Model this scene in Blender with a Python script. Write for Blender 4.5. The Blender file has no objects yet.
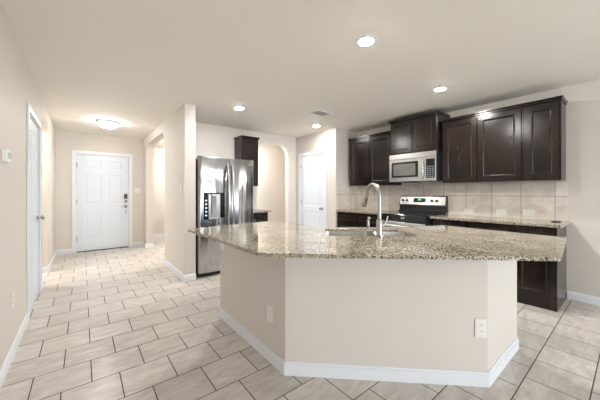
import bpy, bmesh, math, random
from mathutils import Vector, Matrix
random.seed(7)
C = bpy.context.scene
COL = C.collection
PI = math.pi

# ------------------------------------------------------------ camera, world, exposure
CAM_H, FPX, HORIZON, YAW = 1.25, 270.7, 192.4, 0.677
cd = bpy.data.cameras.new('camera')
cam = bpy.data.objects.new('camera', cd)
COL.objects.link(cam)
cam.location = (0, 0, CAM_H)
cam.rotation_euler = (PI / 2, 0, -YAW)
cd.sensor_width = 36.0
cd.lens = FPX / 600 * 36
cd.shift_y = -(200 - HORIZON) / 600
cd.clip_start = 0.05
C.camera = cam

W = bpy.data.worlds.new('world')
C.world = W
W.use_nodes = True
bg = W.node_tree.nodes['Background']
bg.inputs[0].default_value = (0.86, 0.93, 1.0, 1)
bg.inputs[1].default_value = 3.3
C.view_settings.view_transform = 'Standard'
C.view_settings.look = 'None'
C.view_settings.gamma = 1
C.view_settings.use_curve_mapping = False
C.view_settings.exposure = 1.3
C.cycles.max_bounces = 12
C.cycles.diffuse_bounces = 8
C.cycles.glossy_bounces = 5
C.cycles.sample_clamp_indirect = 6
C.cycles.use_denoising = True
CAN, CAN_BACK, FLUSH, SIDE = 340.0, 20.0, 27.0, 125.0     # lamp lens strengths; back and side ones are unseen, added lamps

CEIL = 2.5
XL, XR, YF, YR = -0.42, 4.46, 7.29, -4.6

# ------------------------------------------------------------ materials
def newmat(name):
    m = bpy.data.materials.new(name); m.use_nodes = True
    return m, m.node_tree, m.node_tree.nodes['Principled BSDF']
def ramp(nt, pts, src):
    r = nt.nodes.new('ShaderNodeValToRGB')
    el = r.color_ramp.elements
    while len(el) < len(pts): el.new(0.5)
    for e, (p, c) in zip(el, pts):
        e.position = p; e.color = (*c, 1)
    nt.links.new(src, r.inputs[0])
    return r.outputs[0]
def noise(nt, vec, scale, detail=4, rough=.55, dist=0):
    n = nt.nodes.new('ShaderNodeTexNoise')
    n.inputs['Scale'].default_value = scale; n.inputs['Detail'].default_value = detail
    n.inputs['Roughness'].default_value = rough; n.inputs['Distortion'].default_value = dist
    nt.links.new(vec, n.inputs['Vector'])
    return n.outputs[0]
def coords(nt, scale=(1, 1, 1), loc=(0, 0, 0), rot=(0, 0, 0)):
    t = nt.nodes.new('ShaderNodeTexCoord'); mp = nt.nodes.new('ShaderNodeMapping')
    mp.inputs['Scale'].default_value = scale; mp.inputs['Location'].default_value = loc
    mp.inputs['Rotation'].default_value = rot
    nt.links.new(t.outputs['Object'], mp.inputs[0])
    return mp.outputs[0]
def bump(nt, b, src, strength=.2, dist=.01):
    n = nt.nodes.new('ShaderNodeBump')
    n.inputs['Strength'].default_value = strength; n.inputs['Distance'].default_value = dist
    nt.links.new(src, n.inputs['Height']); nt.links.new(n.outputs[0], b.inputs['Normal'])
def mix(nt, a, b, fac, mode='MIX'):
    n = nt.nodes.new('ShaderNodeMix'); n.data_type = 'RGBA'; n.blend_type = mode
    for i, v in ((0, fac), (6, a), (7, b)):
        if hasattr(v, 'links'): nt.links.new(v, n.inputs[i])
        elif i == 0: n.inputs[0].default_value = v
        else: n.inputs[i].default_value = (*v, 1)
    return n.outputs[2]
def plain(name, col, rough=.5, metal=0, nscale=40, var=.04, bmp=0, coat=0, stretch=(1, 1, 1)):
    m, nt, b = newmat(name)
    v = coords(nt, stretch)
    n = noise(nt, v, nscale)
    lo = tuple(max(0, c * (1 - var)) for c in col); hi = tuple(min(1, c * (1 + var)) for c in col)
    nt.links.new(ramp(nt, [(.3, lo), (.7, hi)], n), b.inputs['Base Color'])
    b.inputs['Roughness'].default_value = rough; b.inputs['Metallic'].default_value = metal
    b.inputs['Coat Weight'].default_value = coat
    if bmp: bump(nt, b, n, bmp, .002)
    return m
def emit(name, col, s):
    m, nt, b = newmat(name)
    b.inputs['Base Color'].default_value = (*col, 1)
    b.inputs['Emission Color'].default_value = (*col, 1)
    b.inputs['Emission Strength'].default_value = s
    return m

WALL = plain('wall_paint', (.675, .636, .59), .62, nscale=160, var=.02, bmp=.12)
CEILM = plain('ceiling_paint', (.82, .795, .735), .75, nscale=120, var=.02, bmp=.2)
TRIM = plain('white_trim', (.79, .82, .87), .35, nscale=30, var=.01)
DOORW = plain('door_white', (.72, .79, .87), .38, nscale=30, var=.01)
PLASTIC = plain('white_plastic', (.82, .81, .78), .35, nscale=30, var=.01)
SLOT = plain('slot_dark', (.05, .045, .04), .5)
NICKEL = plain('brushed_nickel', (.46, .445, .425), .26, 1, 200, .03)
CHROME = plain('chrome', (.75, .75, .75), .12, 1)
BLACKGL = plain('black_glass', (.012, .012, .015), .06, 0, 10, .1)
BLACKPL = plain('black_plastic', (.02, .02, .022), .35)
DARKSIDE = plain('fridge_side', (.02, .021, .023), .4)
GLASSD = plain('dark_window', (.10, .10, .10), .08, 0, 10, .1)
LCD = emit('clock_display', (.12, .55, .25), .6)
BLUELCD = emit('blue_display', (.4, .6, .95), .7)
LENS = emit('lamp_lens', (1, .972, .93), CAN)
LENSD = emit('lamp_lens_dim', (1, .972, .93), CAN * .5)
LENSB = emit('lamp_lens_fill', (1, .965, .92), CAN_BACK)
BOWL = emit('bowl_glass', (1, .975, .94), FLUSH)
SIDEL = emit('side_room_fill', (1, .97, .92), SIDE)
VENTM = plain('vent_metal', (.45, .42, .37), .5)

def steel():
    m, nt, b = newmat('stainless_steel')
    v = coords(nt, (26, 26, .5))
    n = noise(nt, v, 6, 3)
    nt.links.new(ramp(nt, [(.3, (.38, .39, .40)), (.7, (.52, .53, .54))], n), b.inputs['Base Color'])
    b.inputs['Metallic'].default_value = 1; b.inputs['Roughness'].default_value = .2
    b.inputs['Anisotropic'].default_value = .5; b.inputs['Anisotropic Rotation'].default_value = .25
    v2 = coords(nt, (9, 9, .7))
    bump(nt, b, noise(nt, v2, 1.5, 1), .75, .014)
    return m
STEEL = steel()
HANDLEM = plain('handle_steel', (.74, .74, .75), .2, 1, 90, .03)
STEELP = plain('plain_steel', (.58, .575, .565), .26, 1, 90, .04, stretch=(1, 1, 14))

def wood():
    m, nt, b = newmat('espresso_wood')
    v = coords(nt, (1, 1, .16))
    n = noise(nt, v, 26, 6, .6, .5)
    n2 = noise(nt, coords(nt, (1, 1, .6)), 5, 4)
    a = ramp(nt, [(.3, (.006, .0035, .003)), (.75, (.024, .0145, .012))], n)
    c = ramp(nt, [(.35, (.4, .38, .38)), (.7, (1.7, 1.45, 1.35))], n2)
    nt.links.new(mix(nt, a, c, .9, 'MULTIPLY'), b.inputs['Base Color'])
    b.inputs['Roughness'].default_value = .21; b.inputs['Specular IOR Level'].default_value = .5
    bump(nt, b, n, .05, .001)
    return m
WOOD = wood()

def granite():
    m, nt, b = newmat('speckled_granite')
    v = coords(nt)
    big = noise(nt, v, 7, 3)
    base = ramp(nt, [(.35, (.38, .335, .245)), (.65, (.60, .55, .44))], big)
    n1 = noise(nt, v, 85, 5, .7)
    brown = ramp(nt, [(.50, (0, 0, 0)), (.55, (1, 1, 1))], n1)
    c = mix(nt, base, (.22, .16, .10), brown)
    n3 = noise(nt, coords(nt, loc=(-4, 2, 5)), 90, 3, .6)
    lite = ramp(nt, [(.58, (0, 0, 0)), (.62, (1, 1, 1))], n3)
    c = mix(nt, c, (.72, .69, .62), lite)
    n2 = noise(nt, coords(nt, loc=(3, 7, 1)), 110, 4, .65)
    dark = ramp(nt, [(.525, (0, 0, 0)), (.555, (1, 1, 1))], n2)
    c = mix(nt, c, (.028, .028, .032), dark)
    nt.links.new(c, b.inputs['Base Color'])
    b.inputs['Roughness'].default_value = .08
    return m
GRANITE = granite()

def tile_mat(name, w, h, ox, oy, offset, mortar, c_lo, c_hi, grout, rough, rot=(0, 0, 0), swz=None, streak=(1, 1, 1)):
    m, nt, b = newmat(name)
    t = nt.nodes.new('ShaderNodeTexCoord')
    src = t.outputs['Object']
    if swz:
        s = nt.nodes.new('ShaderNodeSeparateXYZ'); cb = nt.nodes.new('ShaderNodeCombineXYZ')
        nt.links.new(src, s.inputs[0])
        for i, a in enumerate(swz): nt.links.new(s.outputs[a], cb.inputs[i])
        src = cb.outputs[0]
    mp = nt.nodes.new('ShaderNodeMapping'); mp.inputs['Location'].default_value = (-ox, -oy, 0)
    nt.links.new(src, mp.inputs[0])
    br = nt.nodes.new('ShaderNodeTexBrick')
    nt.links.new(mp.outputs[0], br.inputs['Vector'])
    br.offset = offset; br.offset_frequency = 2; br.squash = 1
    for k, val in (('Scale', 1), ('Mortar Size', mortar), ('Mortar Smooth', .15), ('Bias', 0), ('Brick Width', w), ('Row Height', h)):
        br.inputs[k].default_value = val
    br.inputs['Color1'].default_value = (.90, .90, .90, 1); br.inputs['Color2'].default_value = (1.06, 1.06, 1.06, 1)
    mp2 = nt.nodes.new('ShaderNodeMapping'); mp2.inputs['Scale'].default_value = streak
    mp2.inputs['Rotation'].default_value = (0, 0, .6)
    nt.links.new(src, mp2.inputs[0])
    n = noise(nt, mp2.outputs[0], 5.5, 7, .62, .9)
    col = ramp(nt, [(.3, c_lo), (.52, tuple((x + y) / 2 for x, y in zip(c_lo, c_hi))), (.72, c_hi)], n)
    col = mix(nt, col, br.outputs['Color'], 1.0, 'MULTIPLY')
    col = mix(nt, col, grout, br.outputs['Fac'])
    nt.links.new(col, b.inputs['Base Color'])
    rr = nt.nodes.new('ShaderNodeMapRange'); rr.inputs['To Min'].default_value = rough; rr.inputs['To Max'].default_value = .9
    nt.links.new(br.outputs['Fac'], rr.inputs[0]); nt.links.new(rr.outputs[0], b.inputs['Roughness'])
    inv = nt.nodes.new('ShaderNodeMath'); inv.operation = 'SUBTRACT'; inv.inputs[0].default_value = 1
    nt.links.new(br.outputs['Fac'], inv.inputs[1])
    bump(nt, b, inv.outputs[0], .5, .002)
    return m
FLOORM = tile_mat('floor_tile', .305, .2965, -.4085, 2.2535, .5, .0034, (.47, .43, .395), (.70, .66, .62), (.085, .066, .054), .30, streak=(1, 3.2, 1))
SPLASHM = tile_mat('backsplash_tile', .324, .30, .944, .903, 0, .0030, (.63, .565, .49), (.90, .84, .76), (.27, .23, .19), .28, swz=(1, 2, 0))
SPLASHN = tile_mat('return_tile', .324, .30, 3.92, .903, 0, .0030, (.63, .565, .49), (.90, .84, .76), (.27, .23, .19), .28, swz=(0, 2, 1))

# ------------------------------------------------------------ mesh helpers
def obj(name, bm, mat, parent=None, smooth=False, bevel=0, seg=2):
    bmesh.ops.recalc_face_normals(bm, faces=bm.faces)
    me = bpy.data.meshes.new(name); bm.to_mesh(me); bm.free()
    me.materials.append(mat)
    o = bpy.data.objects.new(name, me); COL.objects.link(o)
    if parent: o.parent = parent
    if smooth:
        for p in me.polygons: p.use_smooth = True
        try: me.set_sharp_from_angle(angle=math.radians(38))
        except Exception: pass
    if bevel:
        b = o.modifiers.new('bevel', 'BEVEL'); b.width = bevel; b.segments = seg; b.limit_method = 'ANGLE'
        b.angle_limit = math.radians(35)
    return o
def thing(name, label, cat, loc=(0, 0, 0), rz=0, group=None):
    o = bpy.data.objects.new(name, None); COL.objects.link(o)
    o.empty_display_size = .1
    o.location = (*loc, 0)[:3]; o.rotation_euler = (0, 0, rz); o['label'] = label; o['category'] = cat
    if group: o['group'] = group
    return o
def tag(o, label, cat, group=None):
    o['label'] = label; o['category'] = cat
    if group: o['group'] = group
    return o
def structure(o, label=None):
    o['kind'] = 'structure'
    if label: o['label'] = label
    return o
def BM(): return bmesh.new()
def box(bm, x0, x1, y0, y1, z0, z1):
    v = [bm.verts.new(p) for p in ((x0, y0, z0), (x1, y0, z0), (x1, y1, z0), (x0, y1, z0), (x0, y0, z1), (x1, y0, z1), (x1, y1, z1), (x0, y1, z1))]
    for f in ((0, 3, 2, 1), (4, 5, 6, 7), (0, 1, 5, 4), (1, 2, 6, 5), (2, 3, 7, 6), (3, 0, 4, 7)):
        bm.faces.new([v[i] for i in f])
    return bm
def boxes(*bs):
    bm = BM()
    for b in bs: box(bm, *b)
    return bm
def prism(bm, pts, lo, hi, axis='z'):
    """closed polygon pts (a,b) swept from lo to hi along axis (z: pts are x,y; x: pts are y,z; y: pts are x,z)"""
    def P(a, b, c): return {'z': (a, b, c), 'x': (c, a, b), 'y': (a, c, b)}[axis]
    A = [bm.verts.new(P(a, b, lo)) for a, b in pts]; B = [bm.verts.new(P(a, b, hi)) for a, b in pts]
    n = len(pts)
    bm.faces.new(A); bm.faces.new(B[::-1])
    for i in range(n): bm.faces.new((A[i], A[(i + 1) % n], B[(i + 1) % n], B[i]))
    return bm
def tube(bm, path, r, n=12, caps=True):
    """round tube along path; r a number or one per point"""
    rs = r if isinstance(r, (list, tuple)) else [r] * len(path)
    P = [Vector(p) for p in path]; rings = []
    t0 = (P[1] - P[0]).normalized()
    ref = Vector((0, 0, 1)) if abs(t0.z) < .9 else Vector((1, 0, 0))
    u = t0.cross(ref).normalized()
    for i, p in enumerate(P):
        t = ((P[min(i + 1, len(P) - 1)] - P[max(i - 1, 0)])).normalized()
        u = (u - t * u.dot(t)).normalized(); w = t.cross(u)
        rings.append([bm.verts.new(p + (u * math.cos(2 * PI * k / n) + w * math.sin(2 * PI * k / n)) * rs[i]) for k in range(n)])
    for a, b in zip(rings, rings[1:]):
        for k in range(n): bm.faces.new((a[k], a[(k + 1) % n], b[(k + 1) % n], b[k]))
    if caps: bm.faces.new(rings[0]); bm.faces.new(rings[-1][::-1])
    return bm
def lathe(bm, prof, n=32, c=(0, 0), axis='z'):
    """profile (r, h) around an axis through c"""
    rings = []
    for r, h in prof:
        ring = []
        for k in range(n):
            a = 2 * PI * k / n; x, y = r * math.cos(a), r * math.sin(a)
            ring.append(bm.verts.new({'z': (c[0] + x, c[1] + y, h), 'y': (c[0] + x, h, c[1] + y), 'x': (h, c[0] + x, c[1] + y)}[axis]))
        rings.append(ring)
    for a, b in zip(rings, rings[1:]):
        for k in range(n): bm.faces.new((a[k], a[(k + 1) % n], b[(k + 1) % n], b[k]))
    bm.faces.new(rings[0]); bm.faces.new(rings[-1][::-1])
    return bm
def inset_poly(pts, d):
    """offset a counter-clockwise polygon inward by d"""
    out = []; n = len(pts)
    for i in range(n):
        a, b, c = Vector(pts[i - 1]), Vector(pts[i]), Vector(pts[(i + 1) % n])
        e1 = (b - a).normalized(); e2 = (c - b).normalized()
        n1 = Vector((-e1.y, e1.x)); n2 = Vector((-e2.y, e2.x))
        s = n1 + n2; k = d * 2 / max(s.length_squared, .3)
        out.append(tuple(b + s * k))
    return out
def round_poly(pts, rad, seg=5):
    out = []; n = len(pts)
    for i in range(n):
        a, b, c = Vector(pts[i - 1]), Vector(pts[i]), Vector(pts[(i + 1) % n])
        r = rad[i] if isinstance(rad, (list, tuple)) else rad
        if r <= 0: out.append(tuple(b)); continue
        p = b + (a - b).normalized() * r; q = b + (c - b).normalized() * r
        for k in range(seg + 1):
            t = k / seg
            out.append(tuple(p * (1 - t) ** 2 + b * 2 * t * (1 - t) + q * t * t))
    return out
def rect(x0, x1, z0, z1): return [(x0, z0), (x1, z0), (x1, z1), (x0, z1)]
def arch_rect(x0, x1, z0, z1, rise, n=12):
    p = [(x0, z0), (x1, z0)]
    for k in range(n + 1):
        t = k / n
        p.append((x1 + (x0 - x1) * t, z1 - rise + rise * math.sin(PI * t) ** .9))
    return p
def slab(w, h, t, panels, groove=.008, ring=.012, raised=.03, x0=0, z0=0, bead=0):
    """door leaf or cabinet front: faces -Y at y=0, panels sunk into the front, optionally with a raised field"""
    bm = BM()
    outer = [bm.verts.new((x0 + a, 0, z0 + b)) for a, b in rect(0, w, 0, h)]
    edges = [bm.edges.new((outer[i], outer[(i + 1) % 4])) for i in range(4)]
    for pl in panels:
        loops = []
        seq = [(pl, 0), (inset_poly(pl, ring), groove)]
        if bead: seq = [(pl, 0), (inset_poly(pl, .002), -bead * .8), (inset_poly(pl, .0055), -bead), (inset_poly(pl, .009), -bead * .8), (inset_poly(pl, .012), .001), (inset_poly(pl, .017), groove)]
        if raised: seq += [(inset_poly(pl, ring + raised * .35), groove), (inset_poly(pl, ring + raised), groove * .25)]
        for pts, dep in seq: loops.append([bm.verts.new((x0 + a, dep, z0 + b)) for a, b in pts])
        n = len(pl)
        edges += [bm.edges.new((loops[0][i], loops[0][(i + 1) % n])) for i in range(n)]
        for A, B in zip(loops, loops[1:]):
            for i in range(n): bm.faces.new((A[i], A[(i + 1) % n], B[(i + 1) % n], B[i]))
        bm.faces.new(loops[-1])
    bmesh.ops.triangle_fill(bm, use_beauty=True, use_dissolve=False, edges=edges)
    back = [bm.verts.new((v.co.x, t, v.co.z)) for v in outer]
    for i in range(4): bm.faces.new((outer[i], outer[(i + 1) % 4], back[(i + 1) % 4], back[i]))
    bm.faces.new(back[::-1])
    return bm

# ------------------------------------------------------------ room shell
T = .12
structure(obj('floor', boxes((-2.2, 5.0, -5.0, 8.8, -.1, 0)), FLOORM))
structure(obj('ceiling', boxes((-2.2, 5.0, -5.0, 8.8, CEIL, CEIL + .1)), CEILM))

def wall_profile(name, axis, lo, hi, a0, a1, openings):
    """wall slab; openings (b0, b1, top, r) start at the floor, r rounds the upper corners"""
    pts = [(a0, 0)]
    for b0, b1, top, r in sorted(openings):
        pts.append((b0, 0))
        if r:
            for k in range(9):
                a = PI / 2 * k / 8; pts.append((b0 + r - r * math.cos(a), top - r + r * math.sin(a)))
            for k in range(9):
                a = PI / 2 * k / 8; pts.append((b1 - r + r * math.sin(a), top - r + r * math.cos(a)))
        else: pts += [(b0, top), (b1, top)]
        pts.append((b1, 0))
    pts += [(a1, 0), (a1, CEIL), (a0, CEIL)]
    bm = prism(BM(), pts, lo, hi, axis)
    bm.normal_update()
    bmesh.ops.triangulate(bm, faces=[f for f in bm.faces if len(f.verts) > 4])
    return structure(obj(name, bm, WALL))
DL0, DL1 = 3.76, 4.64          # hall door leaf
FD0, FD1 = -.095, .82         # entry door leaf
PD0, PD1 = 3.975, 4.725         # pantry door leaf
wall_profile('wall_left', 'x', XL - T, XL, YR, YF + T, [(DL0 - .012, DL1 + .012, 2.052, 0), (4.97, 5.78, 2.34, .22)])
wall_profile('wall_front', 'y', YF, YF + T, XL, 1.12, [(FD0 - .012, FD1 + .012, 2.062, 0)])
wall_profile('wall_hall', 'x', 1.12, 1.27, 3.98, YF + T, [(5.18, 6.95, 2.33, .25)])
wall_profile('wall_kitchen', 'y', 4.9, 4.9 + T, 1.27, 3.94, [(2.80, 3.60, 2.31, .27)])
wall_profile('wall_pantry', 'x', 3.82, 3.94, 3.65, 4.9, [(PD0 - .012, PD1 + .012, 2.052, 0)])
wall_profile('wall_pantry_return', 'y', 3.65, 3.65 + T, 3.94, XR, [])
wall_profile('wall_right', 'x', XR, XR + T, YR, 5.02, [])
# rear wall behind the camera with two windows
wz0, wz1 = .15, 2.3
WX = [(-.2, 1.8), (2.2, 4.2)]
structure(obj('wall_rear', boxes((XL - T, XR + T, YR - T, YR, 0, wz0), (XL - T, XR + T, YR - T, YR, wz1, CEIL),
    (XL - T, WX[0][0], YR - T, YR, wz0, wz1), (WX[0][1], WX[1][0], YR - T, YR, wz0, wz1), (WX[1][1], XR + T, YR - T, YR, wz0, wz1)), WALL))
for i, (a, b) in enumerate(WX):
    o = structure(obj('window_%d' % (i + 1), boxes((a, b, YR - .08, YR - .03, wz0, wz0 + .05), (a, b, YR - .08, YR - .03, wz1 - .05, wz1),
        (a, a + .05, YR - .08, YR - .03, wz0 + .05, wz1 - .05), (b - .05, b, YR - .08, YR - .03, wz0 + .05, wz1 - .05),
        ((a + b) / 2 - .025, (a + b) / 2 + .025, YR - .08, YR - .03, wz0 + .05, wz1 - .05)), TRIM))
    L = bpy.data.lights.new('window_portal', 'AREA'); L.shape = 'RECTANGLE'; L.size = b - a; L.size_y = wz1 - wz0
    L.cycles.is_portal = True
    lo = bpy.data.objects.new('window_portal', L); COL.objects.link(lo)
    lo.location = ((a + b) / 2, YR - .13, (wz0 + wz1) / 2); lo.rotation_euler = (PI / 2, 0, 0)
# rooms seen through the openings
structure(obj('wall_side_hall', boxes((-1.9, -1.8, 4.5, 6.6, 0, CEIL), (-1.8, XL - T, 4.82, 4.9, 0, CEIL), (-1.8, XL - T, 6.4, 6.5, 0, CEIL)), WALL))
structure(obj('wall_study', boxes((1.27, 4.7, 8.3, 8.4, 0, CEIL), (4.58, 4.7, 5.02, 8.3, 0, CEIL), (2.3, 4.58, 6.15, 6.25, 0, CEIL), (1.12, 1.27, YF + T, 8.4, 0, CEIL)), WALL))

def base_run(name, segs):
    bm = BM()
    for x0, y0, x1, y1, nx, ny in segs:          # a strip from (x0,y0) to (x1,y1) standing out towards (nx,ny)
        t1, t2 = .014, .007
        d = Vector((x1 - x0, y1 - y0, 0)); n = Vector((nx, ny, 0))
        a = Vector((x0, y0, 0)) + n * .001; b = a + d
        prof = [(0, 0), (t1, 0), (t1, .072), (t2, .088), (0, .09)]
        A = [bm.verts.new(a + n * p + Vector((0, 0, q))) for p, q in prof]
        B = [bm.verts.new(b + n * p + Vector((0, 0, q))) for p, q in prof]
        bm.faces.new(A); bm.faces.new(B[::-1])
        for i in range(5): bm.faces.new((A[i], A[(i + 1) % 5], B[(i + 1) % 5], B[i]))
    return structure(obj(name, bm, TRIM))
CW = .062
base_run('baseboard_left', [(XL, YR, XL, DL0 - .012 - CW, 1, 0), (XL, DL1 + .012 + CW, XL, 4.97, 1, 0), (XL, 5.765, XL, YF, 1, 0), (XL - T, 5.78, XL + .015, 5.78, 0, -1)])
base_run('baseboard_front', [(XL + .015, YF, FD0 - .012 - CW, YF, 0, -1), (FD1 + .012 + CW, YF, 1.105, YF, 0, -1)])
base_run('baseboard_hall', [(1.12, 3.966, 1.12, 5.18, -1, 0), (1.12, 6.936, 1.12, YF, -1, 0), (1.106, 6.95, 1.27, 6.95, 0, -1), (1.106, 3.98, 1.27, 3.98, 0, -1)])
base_run('baseboard_study', [(1.27, 8.3, 4.58, 8.3, 0, -1), (2.3, 6.15, 4.58, 6.15, 0, -1)])
base_run('baseboard_kitchen', [(3.60, 4.9, 3.805, 4.9, 0, -1)])
base_run('baseboard_pantry', [(3.82, 3.65, 3.82, PD0 - .012 - CW, -1, 0), (3.82, PD1 + .012 + CW, 3.82, 4.885, -1, 0)])
base_run('baseboard_right', [(XR, YR, XR, .515, -1, 0)])
base_run('baseboard_rear', [(XL + .015, YR, XR - .015, YR, 0, 1)])

# ------------------------------------------------------------ doors
def casing(parent, w, h, proud=.016, cw=CW):
    g = .012
    bm = boxes((-g - cw, -g, -proud, -.001, 0, h + g + cw), (w + g, w + g + cw, -proud, -.001, 0, h + g + cw), (-g, w + g, -proud, -.001, h + g, h + g + cw))
    obj('casing', bm, TRIM, parent, bevel=.005)
    bm = boxes((-g, -.004, 0, T, 0, h + .004), (w + .004, w + g, 0, T, 0, h + .004), (-g, w + g, 0, T, h + .004, h + g),
        (-.004, .02, .058, .075, 0, h + .004), (w - .02, w + .004, .058, .075, 0, h + .004), (.02, w - .02, .058, .075, h - .015, h + .004))
    obj('jamb', bm, TRIM, parent)
def knob(parent, x, z, y=0, s=1):
    bm = lathe(BM(), [(.030 * s, y), (.030 * s, y - .008), (.012 * s, y - .012), (.011 * s, y - .034), (.024 * s, y - .040), (.028 * s, y - .054), (.022 * s, y - .066), (.006 * s, y - .070)], 24, (x, z), 'y')
    return obj('door_knob', bm, NICKEL, parent, smooth=True)
def hinges(parent, x, zs, y=0):
    for z in zs: obj('hinge', tube(BM(), [(x, y - .006, z - .045), (x, y - .006, z + .045)], .007, 10), NICKEL, parent, smooth=True)
def door_root(name, loc, rz, label):
    d = bpy.data.objects.new(name, None); COL.objects.link(d); d.location = loc; d.rotation_euler = (0, 0, rz)
    structure(d, label); d.empty_display_size = .1
    return d
# entry door: six panels, keypad lock
d1 = door_root('door_1', (FD0, YF, 0), 0, 'white six panel entry door with keypad lock at the hall end')
w = FD1 - FD0; h = 2.035
k = .13; m_ = .10; pw = (w - 2 * k - m_) / 2
pan = []
for a in (k, k + pw + m_):
    pan += [rect(a, a + pw, .24, .80), rect(a, a + pw, .98, 1.62), rect(a, a + pw, 1.73, 1.91)]
obj('door_leaf', slab(w, h, .044, pan, z0=.015, groove=.004, ring=.014), DOORW, d1).location.y = .012
casing(d1, w, 2.05)
obj('threshold', boxes((0, w, -.02, .06, 0.0, .014)), plain('bronze_threshold', (.06, .05, .04), .4, .6), d1)
hinges(d1, .004, (.28, 1.05, 1.82), .012)
lk = obj('keypad_lock', prism(BM(), round_poly(rect(.83, .895, 1.105, 1.215), .015), -.014, .012, 'y'), BLACKPL, d1)
obj('keypad_plate', prism(BM(), round_poly(rect(.842, .883, 1.12, 1.20), .008), -.017, -.0142, 'y'), GLASSD, lk)
obj('deadbolt', lathe(BM(), [(.032, .0118), (.032, -.008), (.024, -.014), (.008, -.022)], 24, (.862, 1.05), 'y'), NICKEL, d1, smooth=True)
bm = lathe(BM(), [(.034, .0118), (.034, .002), (.014, -.004), (.012, -.05)], 24, (.862, .93), 'y')
tube(bm, [(.87, -.046, .93), (.82, -.05, .93), (.76, -.046, .925)], [.012, .010, .008], 10)
obj('lever_handle', bm, NICKEL, d1, smooth=True)
obj('security_latch', boxes((.85, .87, -.006, .0118, .80, .835)), NICKEL, d1)
# hall door
d2 = door_root('door_2', (XL, DL0, 0), PI / 2, 'white panel door with round knob in the wall of the hall')
w = DL1 - DL0
pan = []
pw = (w - 2 * .12 - .1) / 2
for a in (.12, .22 + pw): pan += [rect(a, a + pw, .24, .80), rect(a, a + pw, .98, 1.62), rect(a, a + pw, 1.73, 1.91)]
obj('door_leaf', slab(w, 2.03, .035, pan, z0=.01, groove=.006, ring=.01), DOORW, d2).location.y = .012
casing(d2, w, 2.04); knob(d2, w - .065, .94, .012); hinges(d2, .003, (.25, 1.05, 1.83), .012)
# pantry door
d3 = door_root('door_3', (3.82, PD1, 0), -PI / 2, 'white two panel pantry door with an arched upper panel')
w = PD1 - PD0
pan = [rect(.12, w - .12, .22, .83), arch_rect(.12, w - .12, .95, 1.90, .11)]
obj('door_leaf', slab(w, 2.03, .035, pan, z0=.01, groove=.008, ring=.012), DOORW, d3).location.y = .012
casing(d3, w, 2.04); knob(d3, w - .07, .915, .012); hinges(d3, .003, (.25, 1.05, 1.83), .012)

# ------------------------------------------------------------ cabinets
def crown(parent, w, z, d, left, right):
    """stepped crown moulding round the top of an upper cabinet, front at y=0"""
    bm = BM(); o = .018
    x0 = -o if left else 0; x1 = w + o if right else w
    box(bm, 0, w, -.006, d, z, z + .012)
    prof = [(0, z + .002), (-.012, z + .008), (-o, z + .032), (-o, z + .04), (d, z + .04), (d, z + .012), (0, z + .012)]
    bm2 = BM()
    box(bm2, x0 * .4, w + (x1 - w) * .4, -.008, d, z, z + .010)
    v = [(x0 * .4, -.008), (w + (x1 - w) * .4, -.008), (w + (x1 - w) * .4, d), (x0 * .4, d)]
    u = [(x0, -o), (x1, -o), (x1, d), (x0, d)]
    A = [bm2.verts.new((a, b, z + .0101)) for a, b in v]; B = [bm2.verts.new((a, b, z + .026)) for a, b in u]; Cc = [bm2.verts.new((a, b, z + .034)) for a, b in u]
    bm2.faces.new(A); bm2.faces.new(Cc[::-1])
    for P, Q in ((A, B), (B, Cc)):
        for i in range(4): bm2.faces.new((P[i], P[(i + 1) % 4], Q[(i + 1) % 4], Q[i]))
    bm.free()
    obj('crown_moulding', bm2, WOOD, parent)
def cab_door(parent, x0, x1, z0, z1, name='door', frame=.058):
    w = x1 - x0; h = z1 - z0
    f = min(frame, w * .26, h * .3)
    return obj(name, slab(w, h, .019, [rect(f, w - f, f, h - f)], groove=.009, ring=.012, raised=0, bead=.0035, x0=x0, z0=z0), WOOD, parent, bevel=.0025)
def upper(label, loc, rz, w, z0, z1, d, splits, crown_l=False, crown_r=False, group='upper cabinets on the kitchen wall'):
    t = thing('wall_cabinet', label, 'cabinet', (loc[0], loc[1], 0), rz, group)
    obj('carcass', boxes((0, w, .02, d, z0, z1)), WOOD, t, bevel=.002)
    xs = [0] + list(splits) + [w]
    for a, b in zip(xs, xs[1:]): cab_door(t, a + (.018 if a == 0 else .006), b - (.018 if b == w else .006), z0 + .015, z1 - .02)
    crown(t, w, z1, d, crown_l, crown_r)
    return t
UX = 4.13
upper('dark espresso two-door wall cabinet in the corner beside the microwave, above the sink faucet', (UX, 3.565), -PI / 2, .925, 1.38, 2.276, XR - UX - .004, [.4625], True, False)
upper('short dark two-door wall cabinet raised above the microwave', (4.05, 2.615), -PI / 2, .785, 1.872, 2.41, XR - 4.05 - .004, [.3925], True, True)
upper('wide dark two-door wall cabinet just past the microwave, over two outlets', (UX, 1.80), -PI / 2, .94, 1.39, 2.285, XR - UX - .004, [.455], False, False)
upper('narrow dark single-door wall cabinet at the open end of the row', (UX, .858), -PI / 2, .333, 1.39, 2.285, XR - UX - .004, [], False, True)
upper('narrow dark single-door wall cabinet beside the refrigerator', (2.30, 4.575), 0, .355, 1.37, 2.27, 4.9 - 4.575 - .004, [], True, True, 'upper cabinets on the refrigerator wall')

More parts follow.
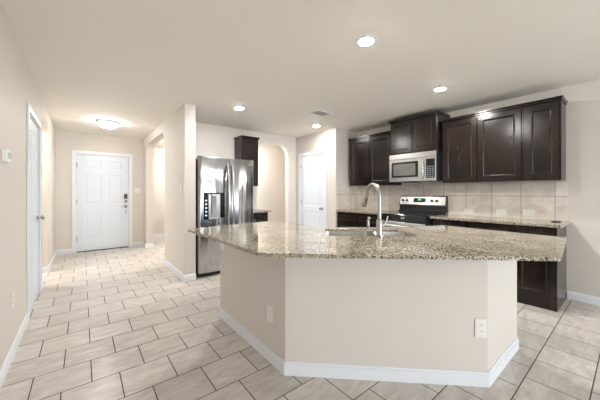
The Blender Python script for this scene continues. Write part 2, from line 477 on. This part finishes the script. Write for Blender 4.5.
def lower(label, loc, rz, w, d, cols, group='base cabinets'):
    t = thing('base_cabinet', label, 'cabinet', loc, rz, group)
    obj('carcass', boxes((0, w, .02, d, 0, .8825)), WOOD, t, bevel=.002)
    xs = [0] + list(cols) + [w]
    for a, b in zip(xs, xs[1:]):
        a2 = a + (.02 if a == 0 else .008); b2 = b - (.02 if b == w else .008)
        cab_door(t, a2, b2, .12, .68)
        cab_door(t, a2, b2, .705, .855, 'drawer', .035)
    return t
BX = 3.84
lower('dark base cabinet between the pantry wall and the range', (BX, 3.645), -PI / 2, .99, XR - BX - .004, [.51])
lower('dark two-door base cabinet beside the range', (BX, 1.825), -PI / 2, .93, XR - BX - .004, [.465])
lower('dark narrow base cabinet at the open end of the counter', (BX, .892), -PI / 2, .372, XR - BX - .004, [])
lower('small dark base cabinet beside the refrigerator', (2.27, 4.28), 0, .42, 4.9 - 4.28 - .004, [])

def counter(name, pts, holes, z0, z1, label, rads=0):
    bm = BM()
    loops = [pts] + holes; edges = []; L = []
    for lp in loops:
        vs = [bm.verts.new((a, b, z1)) for a, b in lp]; L.append(vs)
        edges += [bm.edges.new((vs[i], vs[(i + 1) % len(vs)])) for i in range(len(vs))]
    bmesh.ops.triangle_fill(bm, use_beauty=True, use_dissolve=False, edges=edges)
    top = list(bm.faces)
    r = bmesh.ops.extrude_face_region(bm, geom=top)
    for v in [g for g in r['geom'] if isinstance(g, bmesh.types.BMVert)]: v.co.z = z0
    o = obj(name, bm, GRANITE, None, bevel=.006, seg=3)
    return tag(o, label, 'countertop')
CZ0, CZ1 = .884, .914
counter('countertop', round_poly([(3.812, 2.652), (XR - .004, 2.652), (XR - .004, 3.646), (3.812, 3.646)], [.01, 0, 0, 0]), [], CZ0, CZ1, 'speckled granite countertop in the corner between range and pantry wall')
counter('countertop', round_poly([(3.812, .485), (XR - .004, .485), (XR - .004, 1.832), (3.812, 1.832)], [.02, .0, 0, .01]), [], CZ0, CZ1, 'speckled granite countertop running from the range to the open end')
counter('countertop', round_poly([(2.235, 4.25), (2.735, 4.25), (2.735, 4.896), (2.235, 4.896)], [.01, .01, 0, 0]), [], CZ0, CZ1, 'small granite countertop beside the refrigerator')

# tiled backsplash
bs = obj('backsplash', boxes((XR - .010, XR - .001, .515, 3.640, CZ1 + .001, 1.372)), SPLASHM)
tag(bs, 'beige stone tile backsplash on the kitchen wall behind the range', 'backsplash')
bs = obj('backsplash', boxes((3.822, XR - .011, 3.641, 3.649, CZ1 + .001, 1.372)), SPLASHN)
tag(bs, 'short beige stone tile backsplash on the pantry return beside the corner cabinet', 'backsplash')

# ------------------------------------------------------------ island
isl = thing('kitchen_island', 'angled kitchen island with beige painted walls and white baseboard', 'kitchen island', (1.9, 1.4, 0))
def line_isect(p, d, q, e):
    k = (e.x * (q.y - p.y) - e.y * (q.x - p.x)) / (e.x * d.y - e.y * d.x)
    return p + d * k
def offset_line(pts, d):
    P = [Vector(p) for p in pts]; out = []
    dirs = [(b - a).normalized() for a, b in zip(P, P[1:])]
    nrm = [Vector((-v.y, v.x)) for v in dirs]
    for i, p in enumerate(P):
        if i == 0: out.append(p + nrm[0] * d)
        elif i == len(P) - 1: out.append(p + nrm[-1] * d)
        else: out.append(line_isect(P[i - 1] + nrm[i - 1] * d, dirs[i - 1], P[i] + nrm[i] * d, dirs[i]))
    return [tuple(v) for v in out]
OUT = [(1.085, 2.64), (1.085, 1.512), (2.038, .603), (2.72, .603)]
IN = [(1.71, 2.63), (1.77, 1.865), (2.44, 1.395), (2.83, 1.235)]
def strip(bm, pts, d, z0, z1, cz=(1.9, 1.4)):
    off = offset_line(pts, d)
    poly = [(a - cz[0], b - cz[1]) for a, b in pts + off[::-1]]
    prism(bm, poly, z0, z1)
    return bm
obj('painted_wall', strip(BM(), OUT, .11, 0, .8915), WALL, isl)
bm = strip(BM(), OUT[:1] + OUT[1:], -.014, 0, .075)
strip(bm, OUT, -.008, .0751, .092)
bmesh.ops.translate(bm, verts=bm.verts, vec=(0, 0, 0))
ib = obj('baseboard', bm, TRIM, isl, bevel=.003)
# cabinet fronts on the kitchen side
obj('cabinet_face', strip(BM(), IN, .03, 0, .8915), WOOD, isl)
bmE = BM()
prism(bmE, [(a - 1.9, b - 1.4) for a, b in [(1.20, 2.60), (1.672, 2.60), (1.672, 2.63), (1.20, 2.63)]], 0, .8915)
obj('end_panel', bmE, WOOD, isl)
bmE = BM()
prism(bmE, [(a - 1.9, b - 1.4) for a, b in [(2.69, .72), (2.72, .72), (2.80, 1.19), (2.77, 1.19)]], 0, .8915)
obj('end_panel', bmE, WOOD, isl)

CX, CY = 1.865, 1.41                      # sink centre
AX = Vector((.74, -.673)).normalized(); AY = Vector((-AX.y, AX.x))
def S(u, v): p = Vector((CX, CY)) + AX * u + AY * v; return (p.x, p.y)
SW, SD = .355, .20
hole = round_poly([S(-SW, -SD), S(SW, -SD), S(SW, SD), S(-SW, SD)], .05, 5)
ISLP = round_poly([(.752, 2.60), (.765, 1.30), (1.935, .247), (2.815, .325), (2.87, 1.25), (2.45, 1.41), (1.80, 1.87), (1.73, 2.70)],
                  [.03, .08, .02, .02, .04, .04, .04, .05], 6)
counter('countertop', ISLP, [hole[::-1]], .8925, CZ1, 'large angular speckled granite countertop on the island around the sink')
# sink: two bowls hanging in the cut-out
sk = thing('kitchen_sink', 'stainless steel double bowl sink set into the island granite', 'sink', (CX, CY, .8915), math.atan2(AX.y, AX.x))
def bowl(x0, x1, y0, y1, dep):
    bm = BM(); t = .0
    outs = round_poly(rect(x0, x1, y0, y1), .05, 5)
    inn = round_poly(rect(x0 + .012, x1 - .012, y0 + .012, y1 - .012), .05, 5)
    bot = round_poly(rect(x0 + .03, x1 - .03, y0 + .03, y1 - .03), .05, 5)
    und = round_poly(rect(x0 + .02, x1 - .02, y0 + .02, y1 - .02), .05, 5)
    R = [[bm.verts.new((a, b, z)) for a, b in p] for p, z in ((und, -dep - .004), (outs, -.006), (outs, 0), (inn, 0), (bot, -dep))]
    n = len(outs)
    for A, B in zip(R, R[1:]):
        for i in range(n): bm.faces.new((A[i], A[(i + 1) % n], B[(i + 1) % n], B[i]))
    bm.faces.new(R[0][::-1]); bm.faces.new(R[-1])
    return bm
obj('bowl', bowl(-SW - .018, .048, -SD - .018, SD + .018, .17), STEELP, sk, smooth=True)
obj('bowl', bowl(.052, SW + .018, -SD - .018, SD + .018, .15), STEELP, sk, smooth=True)
obj('drain', lathe(BM(), [(.045, -.1695), (.045, -.1655), (.03, -.167), (.01, -.1672)], 24, (-.15, 0)), CHROME, sk, smooth=True)
obj('drain', lathe(BM(), [(.045, -.1495), (.045, -.1455), (.03, -.147), (.01, -.1472)], 24, (.20, 0)), CHROME, sk, smooth=True)

# faucet: local +X points over the sink
fx, fy = 1.745, 1.215
fa = thing('kitchen_faucet', 'tall brushed nickel gooseneck pull-down faucet behind the island sink', 'faucet', (fx, fy, CZ1), math.radians(66))
obj('base', lathe(BM(), [(.032, .0005), (.032, .008), (.024, .012), (.023, .12), (.019, .128), (.0155, .132)], 28), NICKEL, fa, smooth=True)
pts = [(0, 0, .135), (0, 0, .30)]
R_ = .098
for k in range(1, 15):
    a = PI * .86 * k / 14; pts.append((R_ - R_ * math.cos(a), 0, .30 + R_ * math.sin(a)))
obj('spout', tube(BM(), pts, .0145, 16), NICKEL, fa, smooth=True)
ex, _, ez = pts[-1]
dxh, dzh = math.sin(PI * .86), math.cos(PI * .86)
def H(t, o=0): return (ex + dxh * t - dzh * o, 0, ez + dzh * t + dxh * o)
obj('spray_head', tube(BM(), [H(-.002), H(.02), H(.06), H(.125), H(.135)], [.0155, .0175, .018, .022, .020], 16), NICKEL, fa, smooth=True)
obj('spray_button', tube(BM(), [H(.05, -.017), H(.09, -.019)], .007, 8), BLACKPL, fa, smooth=True)
bm = tube(BM(), [(0, -.02, .085), (0, -.045, .088)], .012, 12)
tube(bm, [(0, -.044, .088), (.0, -.062, .118), (.0, -.070, .155)], [.007, .006, .005], 10)
obj('lever', bm, NICKEL, fa, smooth=True)
sd = thing('soap_dispenser', 'slim brushed nickel soap dispenser standing at the far rim of the island sink', 'soap dispenser', (*S(.05, .258), CZ1), math.atan2(-.8, -.6))
obj('base', lathe(BM(), [(.022, .0005), (.022, .006), (.013, .010), (.012, .075), (.010, .080)], 20), NICKEL, sd, smooth=True)
obj('pump', tube(BM(), [(0, 0, .078), (0, 0, .098), (.01, 0, .104), (.05, 0, .104), (.068, 0, .096)], [.008, .008, .008, .007, .006], 10), NICKEL, sd, smooth=True)

# ------------------------------------------------------------ refrigerator
FX0, FX1, FY, FZ = 1.305, 2.215, 3.955, 1.775
fr = thing('refrigerator', 'stainless steel side-by-side refrigerator with water and ice dispenser', 'refrigerator', (FX0, FY, 0))
fw = FX1 - FX0
obj('body', boxes((.004, fw - .004, .085, .86, .03, FZ - .02)), DARKSIDE, fr, bevel=.006)
obj('kick_grille', boxes((.02, fw - .02, .06, .12, .012, .06)), BLACKPL, fr)
for x in (.05, fw - .05):
    for y in (.12, .80): obj('foot', lathe(BM(), [(.02, 0), (.02, .012), (.012, .03)], 12, (x, y)), BLACKPL, fr)
def fdoor(x0, x1, z0, z1, name, hole=None):
    bm = BM(); n = 14
    def prof(t):  # bowed front with rounded vertical edges
        e = min(t, 1 - t)
        rnd = .020 * (1 - min(1, e / .045)) ** 2
        return -.020 * math.sin(PI * t) + .02 + rnd
    ts = [0, .008, .02, .045] + [.045 + .91 * k / n for k in range(1, n)] + [.955, .98, .992, 1]
    cols = [(x0 + (x1 - x0) * t, prof(t)) for t in ts]
    zs = sorted([z0, z0 + .01, z1 - .01, z1] + ([hole[2], hole[3]] if hole else []))
    if hole:
        cols = [c for c in cols if not any(abs(c[0] - hx) < .012 for hx in hole[:2])] + [(hx, prof((hx - x0) / (x1 - x0))) for hx in hole[:2]]
        cols.sort()
    G = [[bm.verts.new((x, y + (.006 if z in (z0, z1) else 0), z)) for x, y in cols] for z in zs]
    for i in range(len(zs) - 1):
        for j in range(len(cols) - 1):
            zc, xc = (zs[i] + zs[i + 1]) / 2, (cols[j][0] + cols[j + 1][0]) / 2
            if hole and hole[0] < xc < hole[1] and hole[2] < zc < hole[3]: continue
            bm.faces.new((G[i][j], G[i][j + 1], G[i + 1][j + 1], G[i + 1][j]))
    be = [e for e in bm.edges if e.is_boundary]
    r = bmesh.ops.extrude_edge_only(bm, edges=be)
    for g in r['geom']:
        if isinstance(g, bmesh.types.BMVert):
            inner = hole and hole[0] - .001 <= g.co.x <= hole[1] + .001 and hole[2] - .001 <= g.co.z <= hole[3] + .001
            g.co.y = .078
    return obj(name, bm, STEEL, fr, smooth=True)
xm = .475
HX0, HX1, HZ0, HZ1 = .075, .40, .85, 1.245
fdoor(.002, xm - .003, .065, FZ, 'freezer_door', (HX0, HX1, HZ0, HZ1))
fdoor(xm + .003, fw - .002, .065, FZ, 'refrigerator_door')
# dispenser
dp = obj('dispenser', boxes((HX0 + .001, HX1 - .001, .065, .076, HZ0, HZ1), (HX0 + .001, HX0 + .075, .012, .065, HZ0 + .001, HZ1 - .001), (HX0 + .075, HX1 - .001, .02, .065, HZ1 - .02, HZ1 - .001)), BLACKGL, fr)
for i in range(5): obj('touch_button', boxes((HX0 + .026, HX0 + .050, .0105, .0118, HZ0 + .05 + i * .055, HZ0 + .07 + i * .055)), BLUELCD, dp)
obj('alcove_lining', boxes((HX0 + .085, HX1 - .055, .058, .0648, HZ0 + .012, HZ1 - .021)), STEELP, dp)
obj('paddle', boxes((HX0 + .135, HX0 + .205, .035, .050, HZ0 + .07, HZ1 - .05)), plain('paddle_grey', (.35, .36, .37), .3), dp, bevel=.006)
obj('spout', boxes((HX0 + .13, HX0 + .21, .022, .056, HZ1 - .05, HZ1 - .0205)), STEELP, dp, bevel=.004)
obj('drip_tray', boxes((HX0 + .08, HX1 - .005, .006, .0645, HZ0 + .001, HZ0 + .011)), STEELP, dp, bevel=.002)
for x, s in ((xm - .038, -1), (xm + .038, 1)):
    p = []
    for k in range(17):
        t = k / 16; z = .50 + 1.20 * t
        p.append((x, -.075 * math.sin(PI * t) ** .7 - .004, z))
    p = [(x, .012, .50)] + p[1:-1] + [(x, .012, 1.70)]
    obj('handle', tube(BM(), p, .018, 12), HANDLEM, fr, smooth=True)
obj('badge', lathe(BM(), [(.010, .004), (.010, .001), (.009, -.001)], 20, (fw - .085, 1.70), 'y'), STEELP, fr)
for x in (.05, fw - .05): obj('hinge_cover', boxes((x - .04, x + .04, .03, .12, FZ - .02, FZ + .012)), DARKSIDE, fr, bevel=.006)

# ------------------------------------------------------------ range
rw = .80
ra = thing('electric_range', 'stainless steel electric range with black glass cooktop and back control panel', 'range', (3.80, 2.645, 0), -PI / 2)
obj('body', boxes((.002, rw - .002, -.024, .64, .0, .8715)), DARKSIDE, ra, bevel=.003)
obj('cooktop', boxes((0, rw, -.066, .575, .872, .918)), BLACKGL, ra, bevel=.004)
ctop = ra.children[-1]
for (x, y, r) in ((.20, .17, .105), (.56, .17, .08), (.20, .42, .08), (.56, .42, .105)):
    bm = BM(); n = 40
    for rr in (r, r * .7):
        a = [bm.verts.new((x + rr * math.cos(2 * PI * i / n), y + rr * math.sin(2 * PI * i / n), .9184)) for i in range(n)]
        b = [bm.verts.new((x + (rr - .003) * math.cos(2 * PI * i / n), y + (rr - .003) * math.sin(2 * PI * i / n), .9184)) for i in range(n)]
        for i in range(n): bm.faces.new((a[i], a[(i + 1) % n], b[(i + 1) % n], b[i]))
    obj('burner_ring', bm, plain('burner_grey', (.18, .18, .18), .3), ctop)
od = obj('oven_door', boxes((.006, rw - .006, .0, .033, .20, .80)), STEELP, ra, bevel=.005)
od.location.y = -.06
obj('oven_window', boxes((.12, rw - .12, -.0015, -.0001, .32, .66)), BLACKGL, od)
bm = tube(BM(), [(.05, -.045, .745), (rw - .05, -.045, .745)], .012, 12)
for x in (.08, rw - .08): tube(bm, [(x, -.045, .745), (x, .001, .745)], .009, 8)
obj('handle', bm, STEELP, od, smooth=True)
obj('storage_drawer', boxes((.006, rw - .006, -.060, -.027, .04, .19)), STEELP, ra, bevel=.005)
obj('front_trim', boxes((.002, rw - .002, -.060, -.026, .815, .8705)), BLACKGL, ra, bevel=.003)
# backguard: lower black riser, tilted stainless panel in a black surround
bm = BM()
prism(bm, [(.565, .919), (.648, .919), (.648, 1.19), (.612, 1.19), (.578, 1.03), (.60, 1.02), (.60, .96), (.565, .94)], 0, rw, 'x')
bg_ = obj('backguard', bm, BLACKPL, ra, bevel=.004)
def tilt(z): return .578 + (z - 1.03) / .16 * .034
bm = BM()
prism(bm, [(tilt(1.045) - .004, 1.045), (tilt(1.045) + .004, 1.045), (tilt(1.178) + .004, 1.178), (tilt(1.178) - .004, 1.178)], .015, rw - .015, 'x')
pn = obj('control_panel', bm, STEELP, bg_, bevel=.002)
bm = BM()
prism(bm, [(tilt(1.085) - .006, 1.085), (tilt(1.085) - .0035, 1.085), (tilt(1.155) - .0035, 1.155), (tilt(1.155) - .006, 1.155)], .265, .475, 'x')
ds = obj('clock_panel', bm, BLACKGL, pn)
bm = BM()
prism(bm, [(tilt(1.12) - .0068, 1.118), (tilt(1.12) - .0062, 1.118), (tilt(1.14) - .0062, 1.142), (tilt(1.14) - .0068, 1.142)], .345, .395, 'x')
obj('clock_digits', bm, LCD, bg_)
for x in (.075, .145, .575, .655):
    z = 1.115
    obj('knob', lathe(BM(), [(.022, tilt(z) - .004), (.021, tilt(z) - .012), (.017, tilt(z) - .026), (.008, tilt(z) - .028)], 20, (x, z), 'y'), BLACKPL, pn, smooth=True)

# ------------------------------------------------------------ microwave
mw_, mz0, mz1 = .775, 1.425, 1.868
mw = thing('microwave', 'stainless steel over-the-range microwave under the short cabinet', 'microwave', (4.03, 2.612, 0), -PI / 2)
obj('body', boxes((0, mw_, .03, .415, mz0, mz1)), DARKSIDE, mw, bevel=.003)
obj('vent_strip', boxes((0, mw_, .0, .029, mz1 - .085, mz1)), STEELP, mw, bevel=.004)
dr = obj('door', boxes((0, .565, .0, .029, mz0, mz1 - .087)), STEELP, mw, bevel=.004)
obj('window', prism(BM(), round_poly(rect(.045, .50, mz0 + .065, mz1 - .13), .02), -.002, -.0003, 'y'), BLACKGL, dr)
obj('window_mesh', prism(BM(), round_poly(rect(.08, .46, mz0 + .095, mz1 - .16), .012), -.003, -.0021, 'y'), plain('microwave_mesh', (.16, .155, .15), .25), dr)
p = [(.585, .004, mz0 + .04)] + [(.585, -.038 * math.sin(PI * k / 12) ** .5, mz0 + .04 + .28 * k / 12) for k in range(1, 12)] + [(.585, .004, mz0 + .32)]
cp = obj('control_panel', boxes((.567, mw_, .0, .029, mz0, mz1 - .087)), STEELP, mw, bevel=.004)
obj('handle', tube(BM(), p, .012, 12), STEELP, mw, smooth=True)
kp = obj('keypad', boxes((.625, mw_ - .02, -.002, -.0003, mz0 + .04, mz1 - .115)), BLACKGL, cp)
bm = BM()
for r in range(6):
    for c in range(3): box(bm, .638 + c * .037, .664 + c * .037, -.0027, -.0021, mz0 + .052 + r * .03, mz0 + .068 + r * .03)
obj('buttons', bm, plain('button_grey', (.16, .17, .19), .4), cp)
obj('light_bezel', boxes((.16, .42, .10, .25, mz0 - .012, mz0 - .0005)), BLACKPL, mw)

# ------------------------------------------------------------ electrical plates
def outlet(name, label, cat, loc, rz, kind, horiz=False, group=None, gangs=1):
    t = thing(name, label, cat, loc, rz, group)
    w, h = (.072 + .046 * (gangs - 1), .117)
    if horiz: w, h = h, w
    obj('cover_plate', prism(BM(), round_poly(rect(-w / 2, w / 2, -h / 2, h / 2), .006, 3), -.0065, -.0008, 'y'), PLASTIC, t, bevel=.0015)
    if kind == 'outlet':
        for s in (-1, 1):
            c = (s * .02, 0) if horiz else (0, s * .02)
            f = obj('socket', prism(BM(), round_poly(rect(c[0] - .0155, c[0] + .0155, c[1] - .0135, c[1] + .0135), .006, 3), -.0085, -.0066, 'y'), PLASTIC, t)
            bm = BM()
            for q in (-.006, .006):
                if horiz: box(bm, c[0] - .005, c[0] + .005, -.0092, -.0086, c[1] + q - .001, c[1] + q + .001)
                else: box(bm, c[0] + q - .001, c[0] + q + .001, -.0092, -.0086, c[1] - .003, c[1] + .007)
            obj('slot', bm, SLOT, f)
    else:
        for g in range(gangs):
            gx = (g - (gangs - 1) / 2) * .046
            bm = prism(BM(), [(-.0066, -.030), (-.0066, .030), (-.0115, .030), (-.0085, 0), (-.0075, -.030)], gx - .015, gx + .015, 'x')
            obj('rocker', bm, PLASTIC, t)
    return t
SX = XR - .0105
G = 'outlets on the tile backsplash'
outlet('outlet', 'white horizontal outlet on backsplash tile, nearest the range on the open-end side', 'outlet', (SX, 1.56, .97), -PI / 2, 'outlet', True, G)
outlet('outlet', 'white horizontal outlet on backsplash tile, middle of the three past the range', 'outlet', (SX, 1.156, .982), -PI / 2, 'outlet', True, G)
outlet('outlet', 'white horizontal outlet on backsplash tile, nearest the open end of the counter', 'outlet', (SX, .865, .99), -PI / 2, 'outlet', True, G)
outlet('outlet', 'white horizontal outlet on backsplash tile seen through the faucet arch', 'outlet', (SX, 3.19, 1.02), -PI / 2, 'outlet', True, G)
e = (Vector(OUT[2]) - Vector(OUT[1])).normalized(); ang = math.atan2(e.y, e.x)
p0 = Vector(OUT[1]); 
# point of the island's long face under pixel column 480
r_ = (480.5 - 300) / FPX; cc, ss = math.cos(YAW), math.sin(YAW); rd = Vector((cc * r_ + ss, -ss * r_ + cc))
hit = line_isect(Vector((0, 0)), rd, p0, e)
dd = hit.x * ss + hit.y * cc
outlet('outlet', 'white duplex outlet low on the long front face of the island', 'outlet', (hit.x, hit.y, CAM_H - (328 - HORIZON) / FPX * dd), ang, 'outlet')
outlet('outlet', 'white outlet low on the short hall side of the island', 'outlet', (1.085, 1.70, .352), -PI / 2, 'outlet')
outlet('light_switch', 'white switch plate high on the hall side of the island near its end', 'switch', (1.085, 2.585, .745), -PI / 2, 'switch')
outlet('outlet', 'white outlet low on the wall before the hall door', 'outlet', (XL, 2.995, .425), PI / 2, 'outlet')
outlet('light_switch', 'single white switch plate on the wall beside the refrigerator', 'switch', (1.12, 4.15, 1.31), -PI / 2, 'switch')
outlet('light_switch', 'double white switch plate beside the entry door', 'switch', (.995, YF, 1.30), 0, 'switch', gangs=2)
th = thing('thermostat', 'white thermostat with grey screen on the wall before the hall door', 'thermostat', (XL, 2.71, 1.50), PI / 2)
obj('housing', prism(BM(), round_poly(rect(-.062, .062, -.043, .043), .01, 3), -.025, -.0008, 'y'), PLASTIC, th, bevel=.004)
obj('screen', boxes((-.018, .045, -.0275, -.0255, -.016, .026)), plain('lcd_grey', (.32, .33, .30), .25), th)
pk = obj('coaster', lathe(BM(), [(.038, .0005), (.042, .004), (.040, .011), (.03, .013)], 28), BLACKPL, None, smooth=True)
pk.location = (4.20, .575, CZ1)
tag(pk, 'small flat black disc lying at the open end of the granite counter', 'coaster')

# ------------------------------------------------------------ ceiling fixtures
def can(loc, label, mat, group='recessed ceiling lights'):
    t = thing('recessed_light', label, 'ceiling light', (*loc, CEIL), 0, group)
    obj('trim_ring', lathe(BM(), [(.088, -.0008), (.088, -.004), (.080, -.007), (.058, -.007), (.058, -.0008)], 36), TRIM, t, smooth=True)
    obj('lamp_lens', lathe(BM(), [(.057, -.001), (.057, -.0075), (.050, -.010), (.03, -.0125), (.006, -.013)], 28), mat, t, smooth=True)
can((1.825, 1.40), 'round recessed ceiling light directly above the granite island', LENS)
can((3.37, 1.49), 'round recessed ceiling light above the aisle before the wide wall cabinet', LENS)
can((1.81, 3.69), 'round recessed ceiling light in front of the refrigerator', LENS)
can((3.43, 3.78), 'round recessed ceiling light in front of the pantry door', LENSD)
for x in (.9, 3.2):  # unseen lamps added behind the camera as fill light
    for y in (-1.4, -3.2):
        can((x, y), 'unseen round ceiling light added behind the camera as fill light', LENSB, 'added fill lights behind the camera')
fl = thing('flush_ceiling_light', 'white bowl ceiling light in the entry hall', 'ceiling light', (.354, 5.88, CEIL))
obj('pan', lathe(BM(), [(.165, -.0008), (.17, -.012), (.165, -.03), (.15, -.035)], 40), TRIM, fl, smooth=True)
obj('glass_bowl', lathe(BM(), [(.148, -.036), (.145, -.05), (.12, -.078), (.08, -.098), (.03, -.108), (.008, -.11)], 40), BOWL, fl, smooth=True)
obj('finial', lathe(BM(), [(.006, -.1105), (.012, -.118), (.010, -.128), (.003, -.134)], 16), NICKEL, fl, smooth=True)
for x, y, lb in ((2.0, 7.2, 'unseen bowl light added to brighten the room beyond the hall arch'), (3.0, 5.6, 'unseen bowl light added to brighten the space beyond the kitchen arch'), (-1.15, 5.6, 'unseen bowl light added to brighten the side hall')):
    t = thing('flush_ceiling_light', lb, 'ceiling light', (x, y, CEIL))  # unseen lamp, added so the space past the opening is bright
    obj('pan', lathe(BM(), [(.125, -.0008), (.13, -.02), (.115, -.025)], 30), TRIM, t, smooth=True)
    obj('glass_bowl', lathe(BM(), [(.112, -.026), (.09, -.06), (.03, -.08), (.006, -.082)], 30), SIDEL, t, smooth=True)
vt = thing('ceiling_vent', 'small square louvred air vent in the kitchen ceiling', 'vent', (2.925, 3.12, CEIL))
a, b = .15, .105
obj('frame', boxes((-a, a, -b, -b + .022, -.008, -.0008), (-a, a, b - .022, b, -.008, -.0008), (-a, -a + .022, -b + .022, b - .022, -.008, -.0008), (a - .022, a, -b + .022, b - .022, -.008, -.0008)), TRIM, vt)
obj('backing', boxes((-a + .022, a - .022, -b + .022, b - .022, -.002, -.0009)), SLOT, vt)
bm = BM()
for i in range(8):
    y = -b + .034 + i * (2 * b - .068) / 7
    prism(bm, [(y - .006, -.0035), (y + .004, -.009), (y + .006, -.008), (y - .004, -.0025)], -a + .022, a - .022, 'x')
obj('louvres', bm, VENTM, vt)
